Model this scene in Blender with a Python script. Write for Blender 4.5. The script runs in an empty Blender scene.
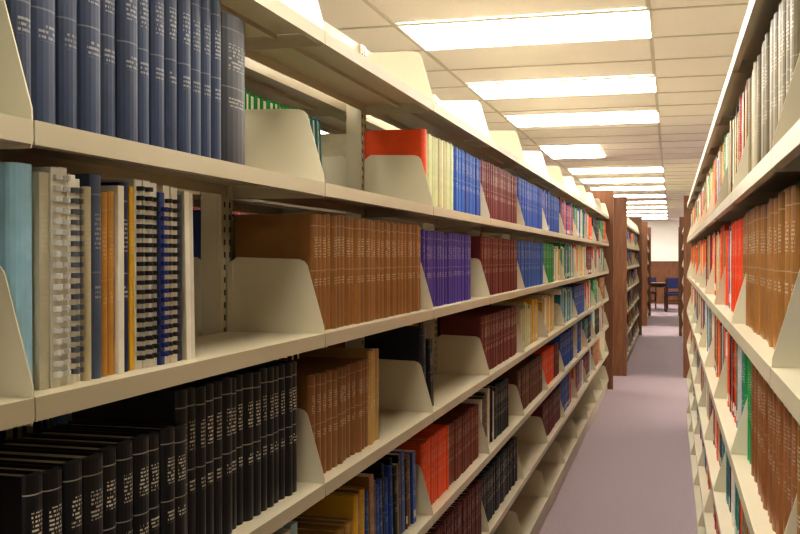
import bpy, math, random
from mathutils import Vector
random.seed(7)
scene = bpy.context.scene
scene.view_settings.view_transform = 'Standard'
scene.view_settings.look = 'None'
scene.view_settings.exposure = 0.42
scene.view_settings.gamma = 0.86

def lin(c):
    return tuple((x/12.92 if x <= 0.04045 else ((x+0.055)/1.055)**2.4) for x in c)
def hx(s):
    s = s.lstrip('#')
    return lin(tuple(int(s[i:i+2], 16)/255 for i in (0, 2, 4)))

# ------------------------------------------------------------------ materials
def new_mat(name, rough=0.5, col=(0.8, 0.8, 0.8), spec=0.5):
    m = bpy.data.materials.new(name); m.use_nodes = True
    nt = m.node_tree; b = nt.nodes['Principled BSDF']
    b.inputs['Base Color'].default_value = (*col, 1)
    b.inputs['Roughness'].default_value = rough
    b.inputs['Specular IOR Level'].default_value = spec
    return m, nt, b

def noise_mat(name, c1, c2, scale, rough=0.6, bump=0.0, stretch=(1, 1, 1), detail=3, spec=0.4, bdist=0.002):
    m, nt, b = new_mat(name, rough, c1, spec)
    tc = nt.nodes.new('ShaderNodeTexCoord'); mp = nt.nodes.new('ShaderNodeMapping')
    mp.inputs['Scale'].default_value = stretch
    nz = nt.nodes.new('ShaderNodeTexNoise'); nz.inputs['Scale'].default_value = scale; nz.inputs['Detail'].default_value = detail
    cr = nt.nodes.new('ShaderNodeValToRGB')
    cr.color_ramp.elements[0].position = 0.3; cr.color_ramp.elements[1].position = 0.7
    cr.color_ramp.elements[0].color = (*c1, 1); cr.color_ramp.elements[1].color = (*c2, 1)
    nt.links.new(tc.outputs['Object'], mp.inputs[0]); nt.links.new(mp.outputs[0], nz.inputs['Vector'])
    nt.links.new(nz.outputs['Fac'], cr.inputs[0]); nt.links.new(cr.outputs[0], b.inputs['Base Color'])
    if bump:
        bp = nt.nodes.new('ShaderNodeBump'); bp.inputs['Strength'].default_value = bump; bp.inputs['Distance'].default_value = bdist
        nt.links.new(nz.outputs['Fac'], bp.inputs['Height']); nt.links.new(bp.outputs[0], b.inputs['Normal'])
    return m

M_metal = noise_mat('shelf_cream_enamel', hx('b9ae93'), hx('c1b69c'), 3, rough=0.36, spec=0.5, detail=1)
M_brack = noise_mat('bracket_cream_enamel', hx('ccc3a9'), hx('d2c9b0'), 3, rough=0.4, detail=1)
M_wood = noise_mat('end_panel_wood', hx('6c452b'), hx('845a3a'), 6, rough=0.45, stretch=(6, 6, 0.6), detail=6)
M_wall = noise_mat('wall_paint', hx('eeeade'), hx('f4f0e6'), 2, rough=0.8, detail=1)
M_ceil = noise_mat('ceiling_tile', hx('f3eee4'), hx('faf6ee'), 90, rough=0.9, bump=0.2)
M_tbar = noise_mat('ceiling_grid_metal', hx('cfc8b6'), hx('d6cfbd'), 3, rough=0.5, detail=1)
M_carpet = noise_mat('carpet_mauve', hx('807174'), hx('b9a8ab'), 170, rough=1.0, bump=0.8, spec=0.1, detail=3, bdist=0.004)
M_base = noise_mat('baseboard_paint', hx('6b5a4a'), hx('75634f'), 3, rough=0.6)
M_dark = noise_mat('dark_wood', hx('3a1f14'), hx('54301f'), 8, rough=0.4, stretch=(1, 5, 1))
M_blue = noise_mat('chair_fabric', hx('2a2f5a'), hx('343a68'), 60, rough=0.9)
M_frame = noise_mat('troffer_frame', hx('e9e4d2'), hx('eeeadb'), 3, rough=0.5, detail=1)

M_lens, nt, b = new_mat('fluorescent_lens', 0.4, (0.9, 0.9, 0.88))
b.inputs['Emission Color'].default_value = (1.0, 0.975, 0.92, 1)
b.inputs['Emission Strength'].default_value = 14.5

# slotted upright strip
M_slot, nt, b = new_mat('upright_slots', 0.4, hx('bdb39a'))
tc = nt.nodes.new('ShaderNodeTexCoord'); sp = nt.nodes.new('ShaderNodeSeparateXYZ')
nt.links.new(tc.outputs['Object'], sp.inputs[0])
ml = nt.nodes.new('ShaderNodeMath'); ml.operation = 'MULTIPLY'; ml.inputs[1].default_value = 40
fr = nt.nodes.new('ShaderNodeMath'); fr.operation = 'FRACT'
gt = nt.nodes.new('ShaderNodeMath'); gt.operation = 'GREATER_THAN'; gt.inputs[1].default_value = 0.55
mx = nt.nodes.new('ShaderNodeMix'); mx.data_type = 'RGBA'
mx.inputs[6].default_value = (*hx('c6bca2'), 1); mx.inputs[7].default_value = (*hx('2b2620'), 1)
nt.links.new(sp.outputs[2], ml.inputs[0]); nt.links.new(ml.outputs[0], fr.inputs[0]); nt.links.new(fr.outputs[0], gt.inputs[0])
nt.links.new(gt.outputs[0], mx.inputs[0]); nt.links.new(mx.outputs[2], b.inputs['Base Color'])

# book cloth with stamped titles and call-number labels
M_book, nt, b = new_mat('book_cloth', 0.38, (0.5, 0.5, 0.5), 0.4)
N = nt.nodes; L = nt.links
def mth(op, a, b_=None, c=None):
    n = N.new('ShaderNodeMath'); n.operation = op
    for i, v in enumerate((a, b_, c)):
        if v is None: continue
        if isinstance(v, (int, float)): n.inputs[i].default_value = v
        else: L.new(v, n.inputs[i])
    return n.outputs[0]
uvn = N.new('ShaderNodeUVMap'); uvn.uv_map = 'UVMap'
s1 = N.new('ShaderNodeSeparateXYZ'); L.new(uvn.outputs[0], s1.inputs[0]); U, V = s1.outputs[0], s1.outputs[1]
ac = N.new('ShaderNodeAttribute'); ac.attribute_name = 'bcol'
asx = N.new('ShaderNodeAttribute'); asx.attribute_name = 'sty'
s2 = N.new('ShaderNodeSeparateColor'); L.new(asx.outputs['Color'], s2.inputs[0])
R, G, B = s2.outputs[0], s2.outputs[1], s2.outputs[2]
inside = mth('MULTIPLY', mth('GREATER_THAN', U, 0.2), mth('LESS_THAN', U, 0.8))
ln = mth('MULTIPLY', V, 42.0)
lm = mth('GREATER_THAN', mth('FRACT', ln), 0.5)
cx = N.new('ShaderNodeCombineXYZ')
L.new(mth('MULTIPLY_ADD', U, 9.0, mth('MULTIPLY', B, 91.0)), cx.inputs[0]); L.new(mth('MULTIPLY', mth('FLOOR', ln), 3.7), cx.inputs[1])
nz = N.new('ShaderNodeTexNoise'); nz.inputs['Scale'].default_value = 1.3; nz.inputs['Detail'].default_value = 1
L.new(cx.outputs[0], nz.inputs['Vector'])
nm = mth('GREATER_THAN', nz.outputs['Fac'], 0.48)
b1 = mth('LESS_THAN', mth('ABSOLUTE', mth('SUBTRACT', V, 0.72)), 0.085)
b2 = mth('LESS_THAN', mth('ABSOLUTE', mth('SUBTRACT', V, 0.42)), 0.04)
bands = mth('MAXIMUM', b1, b2)
text = mth('MULTIPLY', mth('MULTIPLY', mth('MULTIPLY', lm, nm), mth('MULTIPLY', bands, inside)), R)
rule = mth('MAXIMUM', mth('LESS_THAN', mth('ABSOLUTE', mth('SUBTRACT', V, 0.9)), 0.004), mth('LESS_THAN', mth('ABSOLUTE', mth('SUBTRACT', V, 0.52)), 0.004))
rule = mth('MULTIPLY', mth('MULTIPLY', rule, mth('GREATER_THAN', U, 0.0)), mth('MULTIPLY', R, 0.5))
text = mth('MAXIMUM', text, rule)
lab = mth('MULTIPLY', mth('LESS_THAN', mth('ABSOLUTE', mth('SUBTRACT', V, 0.13)), 0.055), mth('MULTIPLY', inside, G))
labtxt = mth('MULTIPLY', mth('GREATER_THAN', mth('FRACT', mth('MULTIPLY', V, 60.0)), 0.6), mth('LESS_THAN', mth('ABSOLUTE', mth('SUBTRACT', U, 0.5)), 0.2))
tc = N.new('ShaderNodeTexCoord'); n2 = N.new('ShaderNodeTexNoise'); n2.inputs['Scale'].default_value = 45; n2.inputs['Detail'].default_value = 2
L.new(tc.outputs['Object'], n2.inputs['Vector'])
var = mth('MULTIPLY_ADD', n2.outputs['Fac'], 0.3, 0.85)
hs = N.new('ShaderNodeHueSaturation'); L.new(ac.outputs['Color'], hs.inputs['Color']); L.new(var, hs.inputs['Value'])
m1 = N.new('ShaderNodeMix'); m1.data_type = 'RGBA'; L.new(text, m1.inputs[0]); L.new(hs.outputs[0], m1.inputs[6]); m1.inputs[7].default_value = (0.8, 0.76, 0.62, 1)
m2 = N.new('ShaderNodeMix'); m2.data_type = 'RGBA'; L.new(lab, m2.inputs[0]); L.new(m1.outputs[2], m2.inputs[6])
m3 = N.new('ShaderNodeMix'); m3.data_type = 'RGBA'; L.new(labtxt, m3.inputs[0]); m3.inputs[6].default_value = (0.8, 0.78, 0.7, 1); m3.inputs[7].default_value = (0.25, 0.24, 0.22, 1)
L.new(m3.outputs[2], m2.inputs[7]); L.new(m2.outputs[2], b.inputs['Base Color'])

M_page = noise_mat('book_pages', hx('cfc2a0'), hx('ece4cc'), 4, rough=0.9, stretch=(1, 300, 1), detail=2)

# ------------------------------------------------------------------ mesh helper
class MB:
    def __init__(s): s.v = []; s.f = []; s.m = []
    def box(s, x0, x1, y0, y1, z0, z1, mi=0):
        n = len(s.v)
        s.v += [(x0,y0,z0),(x1,y0,z0),(x1,y1,z0),(x0,y1,z0),(x0,y0,z1),(x1,y0,z1),(x1,y1,z1),(x0,y1,z1)]
        for f in ((3,2,1,0),(4,5,6,7),(0,1,5,4),(1,2,6,5),(2,3,7,6),(3,0,4,7)):
            s.f.append(tuple(n+i for i in f)); s.m.append(mi)
    def prism_y(s, pts, y0, y1, mi=0):
        n = len(s.v); k = len(pts)
        s.v += [(x, y0, z) for x, z in pts] + [(x, y1, z) for x, z in pts]
        s.f.append(tuple(n+i for i in range(k))); s.m.append(mi)
        s.f.append(tuple(n+k+i for i in reversed(range(k)))); s.m.append(mi)
        for i in range(k):
            j = (i+1) % k
            s.f.append((n+i, n+k+i, n+k+j, n+j)); s.m.append(mi)
    def cyl_z(s, x, y, r0, r1, z0, z1, mi=0, k=12):
        n = len(s.v)
        for r, z in ((r0, z0), (r1, z1)):
            s.v += [(x+r*math.cos(2*math.pi*i/k), y+r*math.sin(2*math.pi*i/k), z) for i in range(k)]
        for i in range(k):
            j = (i+1) % k
            s.f.append((n+i, n+j, n+k+j, n+k+i)); s.m.append(mi)
        s.f.append(tuple(n+i for i in reversed(range(k)))); s.m.append(mi)
        s.f.append(tuple(n+k+i for i in range(k))); s.m.append(mi)
    def mesh(s, name, mats):
        me = bpy.data.meshes.new(name); me.from_pydata(s.v, [], s.f)
        for m in mats: me.materials.append(m)
        me.polygons.foreach_set('material_index', s.m); me.update()
        return me
def add(name, me, loc=(0, 0, 0), rot=(0, 0, 0), parent=None):
    o = bpy.data.objects.new(name, me); o.location = loc; o.rotation_euler = rot
    scene.collection.objects.link(o)
    if parent: o.parent = parent
    return o

# ------------------------------------------------------------------ books
class Books:
    def __init__(s): s.v = []; s.f = []; s.m = []; s.c = []; s.s = []; s.uv = []
    def quad(s, idx, mi, c, st, uv=None):
        s.f.append(idx); s.m.append(mi); s.c += (*c, 1.0); s.s += (*st, 1.0)
        if uv is None: s.uv += [-1.0, -1.0]*len(idx)
        else:
            for q in uv: s.uv += q
    def pbox(s, P, p0, p1, q0, q1, z0, z1, mi, c):
        n = len(s.v)
        for z in (z0, z1):
            for p, q in ((p0, q0), (p1, q0), (p1, q1), (p0, q1)): s.v.append(P(p, q, z))
        for f in ((4,5,6,7),(0,1,5,4),(1,2,6,5),(2,3,7,6),(3,0,4,7),(3,2,1,0)):
            s.quad(tuple(n+i for i in f), mi, c, (0, 0, 0))
    def book(s, xf, sg, y, z, t, h, w, col, txt=0.0, lab=0.0, flat=False, comb=None, lean=0.0):
        rnd = random.random()
        k = random.uniform(0.84, 1.12)
        col = tuple(min(1, c*k) for c in col)
        st = (txt, lab, rnd)
        tl = math.tan(lean)
        P = lambda p, q, zz: (xf - sg*q, y + p - zz*tl, z + zz)
        bb = 0.0008 if flat else 0.0026
        bb = min(bb, t*0.2)
        sd = 0.0008 if flat else min(0.3*t, 0.011)
        arc = [(.05, .62), (.16, .28), (.32, .07), (.5, 0), (.68, .07), (.84, .28), (.95, .62)]
        out = [(0, w), (0, sd)] + [(a*t, c*sd) for a, c in arc] + [(t, sd), (t, w),
               (t-bb, w), (t-bb, sd+bb), (bb, sd+bb), (bb, w)]
        n = len(s.v); K = len(out)
        for p, q in out: s.v.append(P(p, q, 0))
        for p, q in out: s.v.append(P(p, q, h))
        for i in range(K):
            j = (i+1) % K
            uv = None
            if 1 <= i <= 8:
                u0, u1 = out[i][0]/t, out[j][0]/t
                uv = [(u0, 0), (u1, 0), (u1, 1), (u0, 1)]
            s.quad((n+i, n+j, n+K+j, n+K+i), 0, col, st, uv)
        s.quad(tuple(n+K+i for i in range(K)), 0, col, (0, 0, 0))
        iz = 0.0 if flat else 0.004
        s.pbox(P, bb, t-bb, sd+bb, w-iz-0.001, iz, h-iz-0.0004, 1, (1, 1, 1))
        if comb is not None:
            zz = 0.012
            while zz < h-0.014:
                n = len(s.v)
                pr = [(0.2*t, 0.004), (0.21*t, -0.004), (.38*t, -0.0085), (.6*t, -0.0085), (.76*t, -0.004), (.78*t, 0.004)]
                for zq in (zz, zz+0.0058):
                    for p, q in pr: s.v.append(P(p, q, zq))
                for i in range(5):
                    s.quad((n+i, n+i+1, n+7+i, n+6+i), 0, comb, (0, 0, 0))
                s.quad(tuple(n+6+i for i in range(6)), 0, comb, (0, 0, 0))
                s.quad(tuple(n+i for i in reversed(range(6))), 0, comb, (0, 0, 0))
                zz += 0.0125
    def mesh(s, name):
        me = bpy.data.meshes.new(name); me.from_pydata(s.v, [], s.f)
        me.materials.append(M_book); me.materials.append(M_page)
        me.polygons.foreach_set('material_index', s.m)
        uv = me.uv_layers.new(name='UVMap'); uv.data.foreach_set('uv', [float(a) for a in s.uv])
        a = me.attributes.new('bcol', 'FLOAT_COLOR', 'FACE'); a.data.foreach_set('color', s.c)
        a = me.attributes.new('sty', 'FLOAT_COLOR', 'FACE'); a.data.foreach_set('color', s.s)
        me.update(); return me

NAVY = hx('28344e'); CHAR = hx('26262c'); BROWN = hx('906433'); PURP = hx('473793'); DRED = hx('682624'); BLUE = hx('224a98')
BLACK = hx('17171b'); ORAN = hx('e0531f'); PGRN = hx('cfd5a2'); TAN = hx('b5955a'); GREEN = hx('2a8549'); YEL = hx('dcae2e')
WHITE = hx('e2ddcc'); LBLUE = hx('93bccf'); GREY = hx('86857e'); CREAM = hx('c6ba98'); TEAL = hx('2b777e'); RED = hx('ac271e')
MIXC = [NAVY, BROWN, DRED, BLUE, BLACK, ORAN, PGRN, TAN, GREEN, YEL, WHITE, LBLUE, GREY, CREAM, TEAL, RED, WHITE, BROWN, BLUE]
BRIGHT = [ORAN, WHITE, GREEN, YEL, BLUE, RED, WHITE, BLACK, CREAM, TEAL, ORAN, NAVY, BROWN, DRED]
PALE = [WHITE, CREAM, TAN, GREY, PGRN, LBLUE, CREAM, YEL, WHITE]

SEC = 0.922
ROWZ = [0.115, 0.412, 0.705, 0.998, 1.291, 1.585, 1.880]
DEPTH = 0.23
def G(length, cols, h=0.23, t=0.03, w=0.165, txt=0.6, lab=0.0, rec=0.03, hv=0.003, tv=0.18, flat=False, comb=None, lean=0.0):
    return dict(length=length, cols=cols, h=h, t=t, w=w, txt=txt, lab=lab, rec=rec, hv=hv, tv=tv, flat=flat, comb=comb, lean=lean)
def gap(l): return dict(gap=l)
def mix(length, cols=MIXC, h=0.22, **k):
    a = dict(t=0.026, hv=0.024, tv=0.5, txt=0.5, lab=0.6, rec=0.035); a.update(k)
    return G(length, cols, h, **a)
def rand_groups():
    gs = []; tot = SEC-0.02; left = tot*random.uniform(0.7, 1.0)
    while left > 0.08:
        l = min(left, random.uniform(0.2, 0.7))
        if random.random() < 0.55:
            c = random.choice([NAVY, BROWN, DRED, BLUE, BLACK, DRED, BROWN, GREEN, ORAN, TEAL, CREAM, DRED, BLUE])
            gs.append(G(l, [c], h=random.uniform(0.2, 0.245), t=random.uniform(0.024, 0.04), lab=random.choice([0, 1])))
        else:
            gs.append(mix(l, random.choice([MIXC, BRIGHT, PALE, MIXC]), h=random.uniform(0.2, 0.23)))
        left -= l
    gs[-1]['lean'] = random.choice([0, 0, 0.06, 0.1])
    return gs
def fill(B_, xface, sg, ys, z, groups):
    y = ys+0.008; yend = ys+SEC-0.008; prevh = 0
    for g in groups:
        if 'gap' in g: y += g['gap']; prevh = 0; continue
        stop = min(yend, y+g['length'])
        lean = g['lean'] if prevh else 0.0
        if lean: y += 0.262*math.tan(lean)
        while True:
            t = g['t']*random.uniform(1-g['tv'], 1+g['tv'])
            if y+t > stop+0.004 or y+t > yend: break
            c = random.choice(g['cols']) if len(g['cols']) > 1 else g['cols'][0]
            h = min(0.258, g['h']+random.uniform(-g['hv'], g['hv']))
            w = min(0.19, g['w']+random.uniform(-g['hv'], g['hv']))
            fl = g['flat'] or (g['tv'] > 0.3 and random.random() < 0.4)
            B_.book(xface-sg*(g['rec']+random.uniform(-.003, .004)), sg, y, z, t, h, w, c, g['txt']*random.uniform(.6, 1), 1.0 if random.random() < g['lab'] else 0.0, fl, g['comb'], lean)
            y += t+0.0012; prevh = h

# ------------------------------------------------------------------ ranges
def bracket(mb, xb, xf, sg, y, z, hh=0.145):
    d = sg
    pts = [(xb, z-0.03), (xf-d*0.004, z-0.03), (xf-d*0.001, z-0.022), (xf-d*0.002, z+0.012)]
    pts += [(xf-d*0.034, z+hh-0.022), (xf-d*0.037, z+hh-0.012), (xf-d*0.044, z+hh-0.004), (xf-d*0.055, z+hh)]
    pts += [(xb+d*0.02, z+hh+0.004), (xb, z+hh-0.01)]
    mb.prism_y(pts, y-0.0012, y+0.0012, 1)
    mb.box(min(xb, xb+d*.012), max(xb, xb+d*.012), y-0.004, y+0.004, z-0.03, z+hh-0.01, 1)

def make_range(name, nsec, plan, faces=(1, -1), panels=(False, True), seed=1, basefill=False):
    random.seed(seed)
    mb = MB(); bk = Books()
    Ltot = nsec*SEC
    for k in range(nsec+1):
        y = k*SEC
        mb.box(-0.022, 0.022, y-0.026, y+0.026, 0, 2.05, 0)
        for d in (-1, 1):
            for oy in (-0.012, 0.012):
                mb.box(min(d*.022, d*.0235), max(d*.022, d*.0235), y+oy-0.0025, y+oy+0.0025, 0.1, 2.04, 2)
        mb.box(-0.0145, 0.0145, y-0.0275, y-0.026, 0.1, 2.04, 0)
    mb.box(-0.015, 0.015, 0, Ltot, 2.02, 2.05, 0)
    mb.box(-0.015, 0.015, 0, Ltot, 0.02, 0.06, 0)
    for d in (1, -1):
        xf = d*DEPTH; xb = d*0.024
        for k in range(nsec):
            y0 = k*SEC+0.0022; y1 = (k+1)*SEC-0.0022
            for r, z in enumerate(ROWZ):
                xa, xc = sorted((xb, xf))
                mb.box(xa, xc, y0, y1, z-0.0025, z, 0)
                l0, l1 = sorted((xf, xf-d*0.0025)); mb.box(l0, l1, y0, y1, z-0.026, z-0.0025, 0)
                l0, l1 = sorted((xf-d*0.0025, xf-d*0.014)); mb.box(l0, l1, y0, y1, z-0.026, z-0.0235, 0)
                l0, l1 = sorted((xb, xb+d*0.0025)); mb.box(l0, l1, y0, y1, z-0.022, z-0.0025, 0)
                l0, l1 = sorted((d*0.12, d*0.13)); mb.box(l0, l1, y0, y1, z-0.012, z-0.0025, 0)
            l0, l1 = sorted((xf-d*0.012, xf-d*0.015)); mb.box(l0, l1, y0, y1, 0, ROWZ[0]-0.026, 0)
        for k in range(nsec+1):
            for r, z in enumerate(ROWZ):
                bracket(mb, xb, xf, d, k*SEC, z)
    pw = DEPTH+0.045
    if panels[0]: mb.box(-pw, pw, -0.075, -0.03, 0, 2.17, 3)
    if panels[1]: mb.box(-pw, pw, Ltot+0.03, Ltot+0.075, 0, 2.17, 3)
    me = mb.mesh(name+'_frame', [M_metal, M_brack, M_slot, M_wood])
    for d in faces:
        for k in range(nsec):
            for r in range(len(ROWZ)-1):
                g = plan.get((d, r, k))
                if g is None:
                    if r == 0 and not basefill: continue
                    g = rand_groups()
                fill(bk, d*DEPTH, d, k*SEC, ROWZ[r], g)
    return me, bk.mesh(name+'_books')

P = {}
def S(r, k, *g): P[(1, r, k)] = list(g)
S(5, 2, G(.54, [NAVY], .257, .046, .18, txt=.3, tv=.3, hv=.002), G(.11, [CHAR], .243, .095, .18, txt=.3, tv=0))
S(4, 2,
  G(.046, [LBLUE], .25, .042, .19, txt=0, tv=0), G(.022, [hx('b9b39a')], .246, .018, .18, txt=.2, tv=0, flat=True),
  G(.038, [WHITE], .25, .017, .18, txt=0, tv=0.05, flat=True, comb=hx('d2d2cc')),
  G(.034, [hx('ece9dc')], .244, .015, .18, txt=0, tv=0.05, flat=True, comb=hx('5a5e66')),
  G(.02, [CREAM], .236, .018, .18, txt=0.2, tv=0), G(.024, [hx('54617a')], .25, .022, .18, txt=.5, tv=0),
  G(.036, [hx('b9873c')], .232, .016, .17, txt=.3, tv=0), G(.018, [WHITE], .24, .014, .17, txt=0, tv=0, flat=True),
  G(.024, [hx('1b2752')], .247, .021, .18, txt=.7, tv=0), G(.016, [YEL], .24, .012, .18, txt=.2, tv=0, flat=True),
  G(.062, [hx('eeebe0')], .252, .018, .18, txt=0, tv=0.05, flat=True, comb=hx('1a1a1c')),
  G(.018, [BLUE], .24, .014, .18, txt=0, tv=0, flat=True, comb=hx('1c2c80')),
  G(.038, [hx('e6e0cc')], .248, .017, .18, txt=0, tv=.05, flat=True, comb=hx('2a2a2c')),
  G(.018, [NAVY], .236, .014, .18, txt=0, tv=0, flat=True), G(.04, [WHITE], .243, .014, .18, txt=0.3, flat=True, lean=.03))
S(3, 2, G(.41, [BLACK], .205, .036, .17, txt=1, rec=.012), G(.50, [BLACK], .247, .028, .18, txt=1, rec=.03))
S(5, 3, gap(.9))
S(4, 3, G(.93, [BROWN], .236, .031, .17, txt=.6, rec=.025))
S(3, 3, G(.42, [hx('8a5e31')], .205, .03, .16, txt=.6), G(.1, [TAN], .222, .03, .18, txt=.4))
S(2, 3, gap(.1), G(.2, [TAN, hx('a8813c')], .15, .03, .17, txt=.2), G(.1, [YEL, BROWN], .2, .03, .17), mix(.5, [BLACK, TAN, YEL, BROWN, BLUE, BLACK], .2, lean=.06))
S(5, 4, G(.045, [ORAN], .222, .038, .178, txt=.2, tv=0), G(.36, [PGRN, PGRN, CREAM], .215, .024, .165, txt=.5), G(.5, [BLUE, hx('2b5fae')], .215, .028, .165, txt=.5))
S(4, 4, G(.74, [PURP], .225, .03, .165, txt=.55))
S(3, 4, G(.06, [hx('1c2230')], .24, .05, .185, txt=.3, tv=0), G(.08, [DRED, BLACK], .2, .028, .16, lean=.12))
S(2, 4, G(.34, [ORAN, hx('e85a20')], .2, .03, .16, txt=.6), G(.55, [hx('7d3a28')], .195, .03, .16, txt=.6))
S(1, 4, G(.92, [DRED], .2, .03, .16, txt=.6))
S(5, 5, G(.92, [hx('6c2a30')], .22, .028, .165, txt=.6))
S(4, 5, G(.92, [DRED], .225, .03, .165, txt=.5))
S(3, 5, G(.92, [hx('6e2a22')], .215, .03, .165, txt=.7))
S(2, 5, mix(.3, [BLACK, BROWN, WHITE], .2), G(.35, [BLACK], .21, .03))
S(1, 5, G(.9, [CHAR, BLACK], .2, .03, .16, txt=.9))
S(5, 6, G(.9, [BLUE], .225, .03, .165, txt=.4))
S(4, 6, G(.9, [hx('20549c')], .225, .03, .165, txt=.4))
S(3, 6, gap(.15), mix(.6, [PGRN, CREAM, YEL], .2))
S(2, 6, G(.9, [hx('643826')], .2, .03, .16, txt=.5))
S(1, 6, gap(.9))
S(5, 7, mix(.4, [TEAL, BLUE, PURP], .225), G(.45, [BLUE], .22, txt=.4))
S(4, 7, G(.5, [GREEN], .225, .03), mix(.4, PALE, .2))
S(3, 7, mix(.6, [TAN, CREAM, YEL, WHITE], .2))
S(2, 7, G(.5, [ORAN], .2, .03), G(.3, [DRED], .2))
S(1, 7, G(.9, [DRED], .2, .03))
S(5, 8, mix(.9, [RED, BLUE, DRED, ORAN], .22)); S(4, 8, mix(.9, [GREEN, PGRN, TEAL, BLUE], .22))
S(3, 8, mix(.9, [LBLUE, TEAL, WHITE], .22)); S(2, 8, G(.9, [BLUE], .22, .03))
S(5, 9, mix(.9, [GREEN, WHITE, BLUE], .22)); S(4, 9, mix(.9, [PGRN, YEL, WHITE, ORAN], .22)); S(3, 9, G(.9, [BLUE], .22))
X0 = 0.92 - 2*SEC
meF, meB = make_range('left_range', 13, P, seed=11)
add('library_bookshelf', meF, (-0.88, X0, 0)); add('shelved_books', meB, (-0.88, X0, 0))
for i, x in enumerate((-2.13, -3.38)):
    add('library_bookshelf', meF, (x, X0, 0)); add('shelved_books', meB, (x, X0, 0))

P = {}
def T(r, k, *g): P[(-1, r, k)] = list(g)
BEIGE = [hx('85775a'), hx('968762'), hx('6f634b')]
T(5, 1, G(.9, BEIGE, .245, .05)); T(4, 1, G(.55, [BROWN], .24, .05), G(.36, [hx('2c4468')], .25, .06)); T(3, 1, G(.9, [BROWN], .25, .05))
T(5, 2, G(.6, BEIGE, .248, .05, txt=.35), G(.3, [hx('b5ab90'), hx('6c604a'), hx('8c7d5c')], .24, .04, txt=.3))
T(4, 2, G(.92, [BROWN], .245, .05, txt=.55))
T(3, 2, G(.83, [hx('85552f')], .25, .055, txt=.4), G(.09, [GREEN], .24, .04, tv=0))
T(2, 2, G(.9, [BROWN], .24, .045)); T(1, 2, mix(.9, MIXC))
T(5, 3, mix(.9, [TAN, YEL, BLACK, RED, CREAM, BROWN, NAVY, BROWN], .235, lab=.2, t=.035))
T(4, 3, G(.16, [BROWN], .245, .05), G(.42, [hx('d8481e')], .24, .045, txt=.3), mix(.35, [WHITE, BLUE, GREEN, ORAN], .22))
T(3, 3, G(.09, [GREEN], .25, .04, tv=0), G(.25, [hx('b8b6a8'), hx('2c6f9a')], .24, .045), mix(.5, BRIGHT, .23, t=.035))
T(2, 3, mix(.9, [WHITE, GREEN, NAVY, TEAL, BLACK, ORAN, BROWN], .23, t=.035))
for r in range(1, 6):
    for k in range(4, 11):
        if r == 5 and k in (5, 6): T(r, k, mix(.9, [ORAN, YEL, WHITE, RED, GREEN], .23, t=.036))
        elif r == 4: T(r, k, mix(.9, [ORAN, WHITE, ORAN, RED, YEL, GREEN, DRED], .23, t=.036))
        else: T(r, k, mix(.9, BRIGHT if r < 4 else BRIGHT+[TAN, CREAM, YEL, BLUE], .225, t=.036))
meF2, meB2 = make_range('right_range', 10, P, seed=5, panels=(False, False))
add('library_bookshelf', meF2, (0.36, -0.41, 0)); add('shelved_books', meB2, (0.36, -0.41, 0))
add('library_bookshelf', meF2, (1.61, -0.41, 0)); add('shelved_books', meB2, (1.61, -0.41, 0))

meF3, meB3 = make_range('mid_range', 7, {}, panels=(True, True), seed=21, basefill=True)
for x in (-2.04, -0.79, 0.42, 1.67):
    add('library_bookshelf', meF3, (x, 12.45, 0)); add('shelved_books', meB3, (x, 12.45, 0))
meF4, meB4 = make_range('far_range', 4, {}, panels=(True, True), seed=31, basefill=True)
for x in (-2.0, -0.75, 0.45, 1.70):
    add('library_bookshelf', meF4, (x, 21.6, 0)); add('shelved_books', meB4, (x, 21.6, 0))

# ------------------------------------------------------------------ room
CH = 2.588
XL, XR, YB, YF = -6.5, 3.4, -2.6, 32.0
def simple(name, boxes, mats, **k):
    mb = MB()
    for bx in boxes: mb.box(*bx)
    return add(name, mb.mesh(name, mats), **k)
simple('floor', [(XL, XR, YB, YF, -0.1, 0)], [M_carpet])
simple('ceiling', [(XL, XR, YB, YF, CH, CH+0.1)], [M_ceil])
simple('wall_left', [(XL-.1, XL, YB, YF, 0, CH)], [M_wall])
simple('wall_right', [(XR, XR+.1, YB, YF, 0, CH)], [M_wall])
simple('wall_back', [(XL, XR, YB-.1, YB, 0, CH)], [M_wall])
simple('wall_front', [(XL, XR, YF, YF+.12, 0, CH)], [M_wall])
simple('trim_1', [(XL, XR, YF-.025, YF-.001, 0.0, 1.26), (XL, XR, YF-.045, YF-.001, 1.26, 1.31)] + [(XL+.6*i, XL+.6*i+.03, YF-.035, YF-.025, 0.05, 1.26) for i in range(17)], [M_wood])
simple('baseboard_left', [(XL, XL+.015, YB, YF, 0, .1)], [M_base])
simple('baseboard_right', [(XR-.015, XR, YB, YF, 0, .1)], [M_base])
gb = []
GX = -0.103
x = GX - 0.61*10
while x < XR:
    if x > XL: gb.append((x-.01, x+.01, YB, YF, CH-.004, CH))
    x += 1.22
GY = 4.79
y = GY-0.61*12
while y < YF:
    if y > YB: gb.append((XL, XR, y-.01, y+.01, CH-.0045, CH-.0005))
    y += 0.61
simple('ceiling_grid', gb, [M_tbar])

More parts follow.
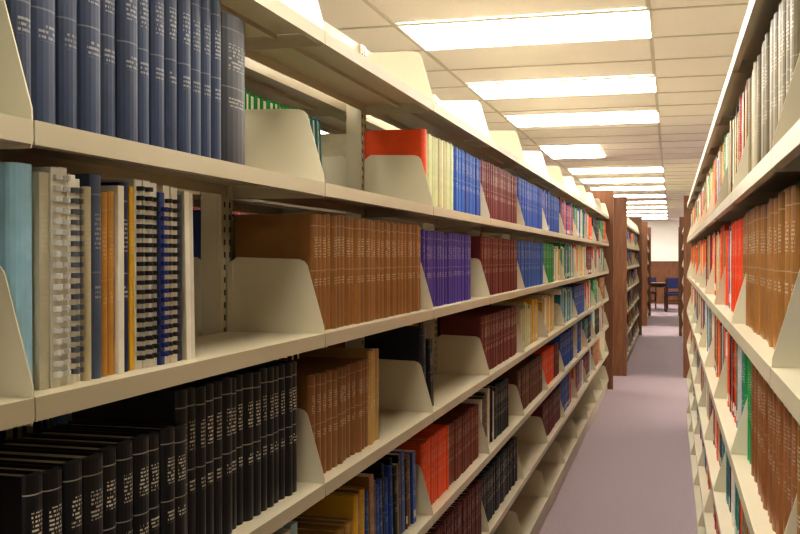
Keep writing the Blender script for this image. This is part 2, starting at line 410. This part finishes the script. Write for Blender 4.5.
def troffer(w, l):
    mb = MB(); f = 0.014
    z0, z1 = -0.016, -0.005
    mb.box(-w/2, w/2, -l/2, -l/2+f, z0, z1, 0); mb.box(-w/2, w/2, l/2-f, l/2, z0, z1, 0)
    mb.box(-w/2, -w/2+f, -l/2+f, l/2-f, z0, z1, 0); mb.box(w/2-f, w/2, -l/2+f, l/2-f, z0, z1, 0)
    mb.box(-w/2+f, w/2-f, -l/2+f, l/2-f, z0+.003, z1, 1)
    return mb.mesh('troffer', [M_frame, M_lens])
T24 = troffer(1.22, 0.61); T42 = troffer(0.61, 1.22)
ys = [-0.7, 1.15, 3.0, 4.74, 6.5, 8.1]
ys2 = [13.2, 15.0, 16.8, 19.0, 21.2, 23.4, 25.6, 27.8, 30.0]
for yy in ys+ys2:
    add('fluorescent_ceiling_light', T24, (GX-.595, yy+.305, CH))
add('fluorescent_ceiling_light', T42, (GX-.61-.31, 10.4+.61, CH))
for yy in ys+[10.2, 12.1]+ys2:
    add('fluorescent_ceiling_light', T24, (GX-.61-2.44, yy+.305, CH))
    add('fluorescent_ceiling_light', T24, (GX-.61+2.44, yy+.305, CH))

# ------------------------------------------------------------------ far reading area
def table(loc):
    mb = MB()
    mb.box(-.75, .75, -.45, .45, .71, .745); mb.box(-.7, .7, -.4, .4, .63, .71)
    for sx in (-1, 1):
        for sy in (-1, 1): mb.cyl_z(sx*.66, sy*.36, .025, .04, 0, .66)
    return add('reading_table', mb.mesh('reading_table', [M_dark]), loc)
def chair(loc, rz):
    mb = MB()
    mb.box(-.22, .22, -.22, .22, .42, .445, 0); mb.box(-.2, .2, -.2, .2, .445, .48, 1)
    for sx in (-1, 1):
        mb.cyl_z(sx*.19, .19, .014, .02, 0, .42); mb.box(sx*.19-.018, sx*.19+.018, -.22, -.185, 0, .88)
        mb.box(sx*.2-.02, sx*.2+.02, -.2, .18, .63, .655); mb.box(sx*.2-.015, sx*.2+.015, .14, .17, .44, .63)
    mb.box(-.19, .19, -.215, -.19, .62, .86, 1); mb.box(-.19, .19, -.21, -.195, .2, .23, 0)
    return add('reading_chair', mb.mesh('reading_chair', [M_dark, M_blue]), loc, (0, 0, rz))
table((-0.35, 28.0, 0)); table((-3.0, 28.0, 0))
chair((-0.75, 27.35, 0), 0); chair((0.05, 27.3, 0), 0.1); chair((-0.6, 28.75, 0), math.pi); chair((0.1, 28.75, 0), math.pi)
chair((-3.2, 27.35, 0), 0)

w = bpy.data.worlds.new('world'); scene.world = w; w.use_nodes = True
w.node_tree.nodes['Background'].inputs[0].default_value = (0.9, 0.95, 1.0, 1)
w.node_tree.nodes['Background'].inputs[1].default_value = 0.5

cam = bpy.data.cameras.new('camera'); cam.sensor_width = 36; cam.lens = 45; cam.clip_start = 0.02; cam.clip_end = 200
co = bpy.data.objects.new('camera', cam); scene.collection.objects.link(co)
co.location = (0, 0, 1.44)
co.rotation_euler = (math.radians(90-0.57), 0, math.radians(15.16))
scene.camera = co
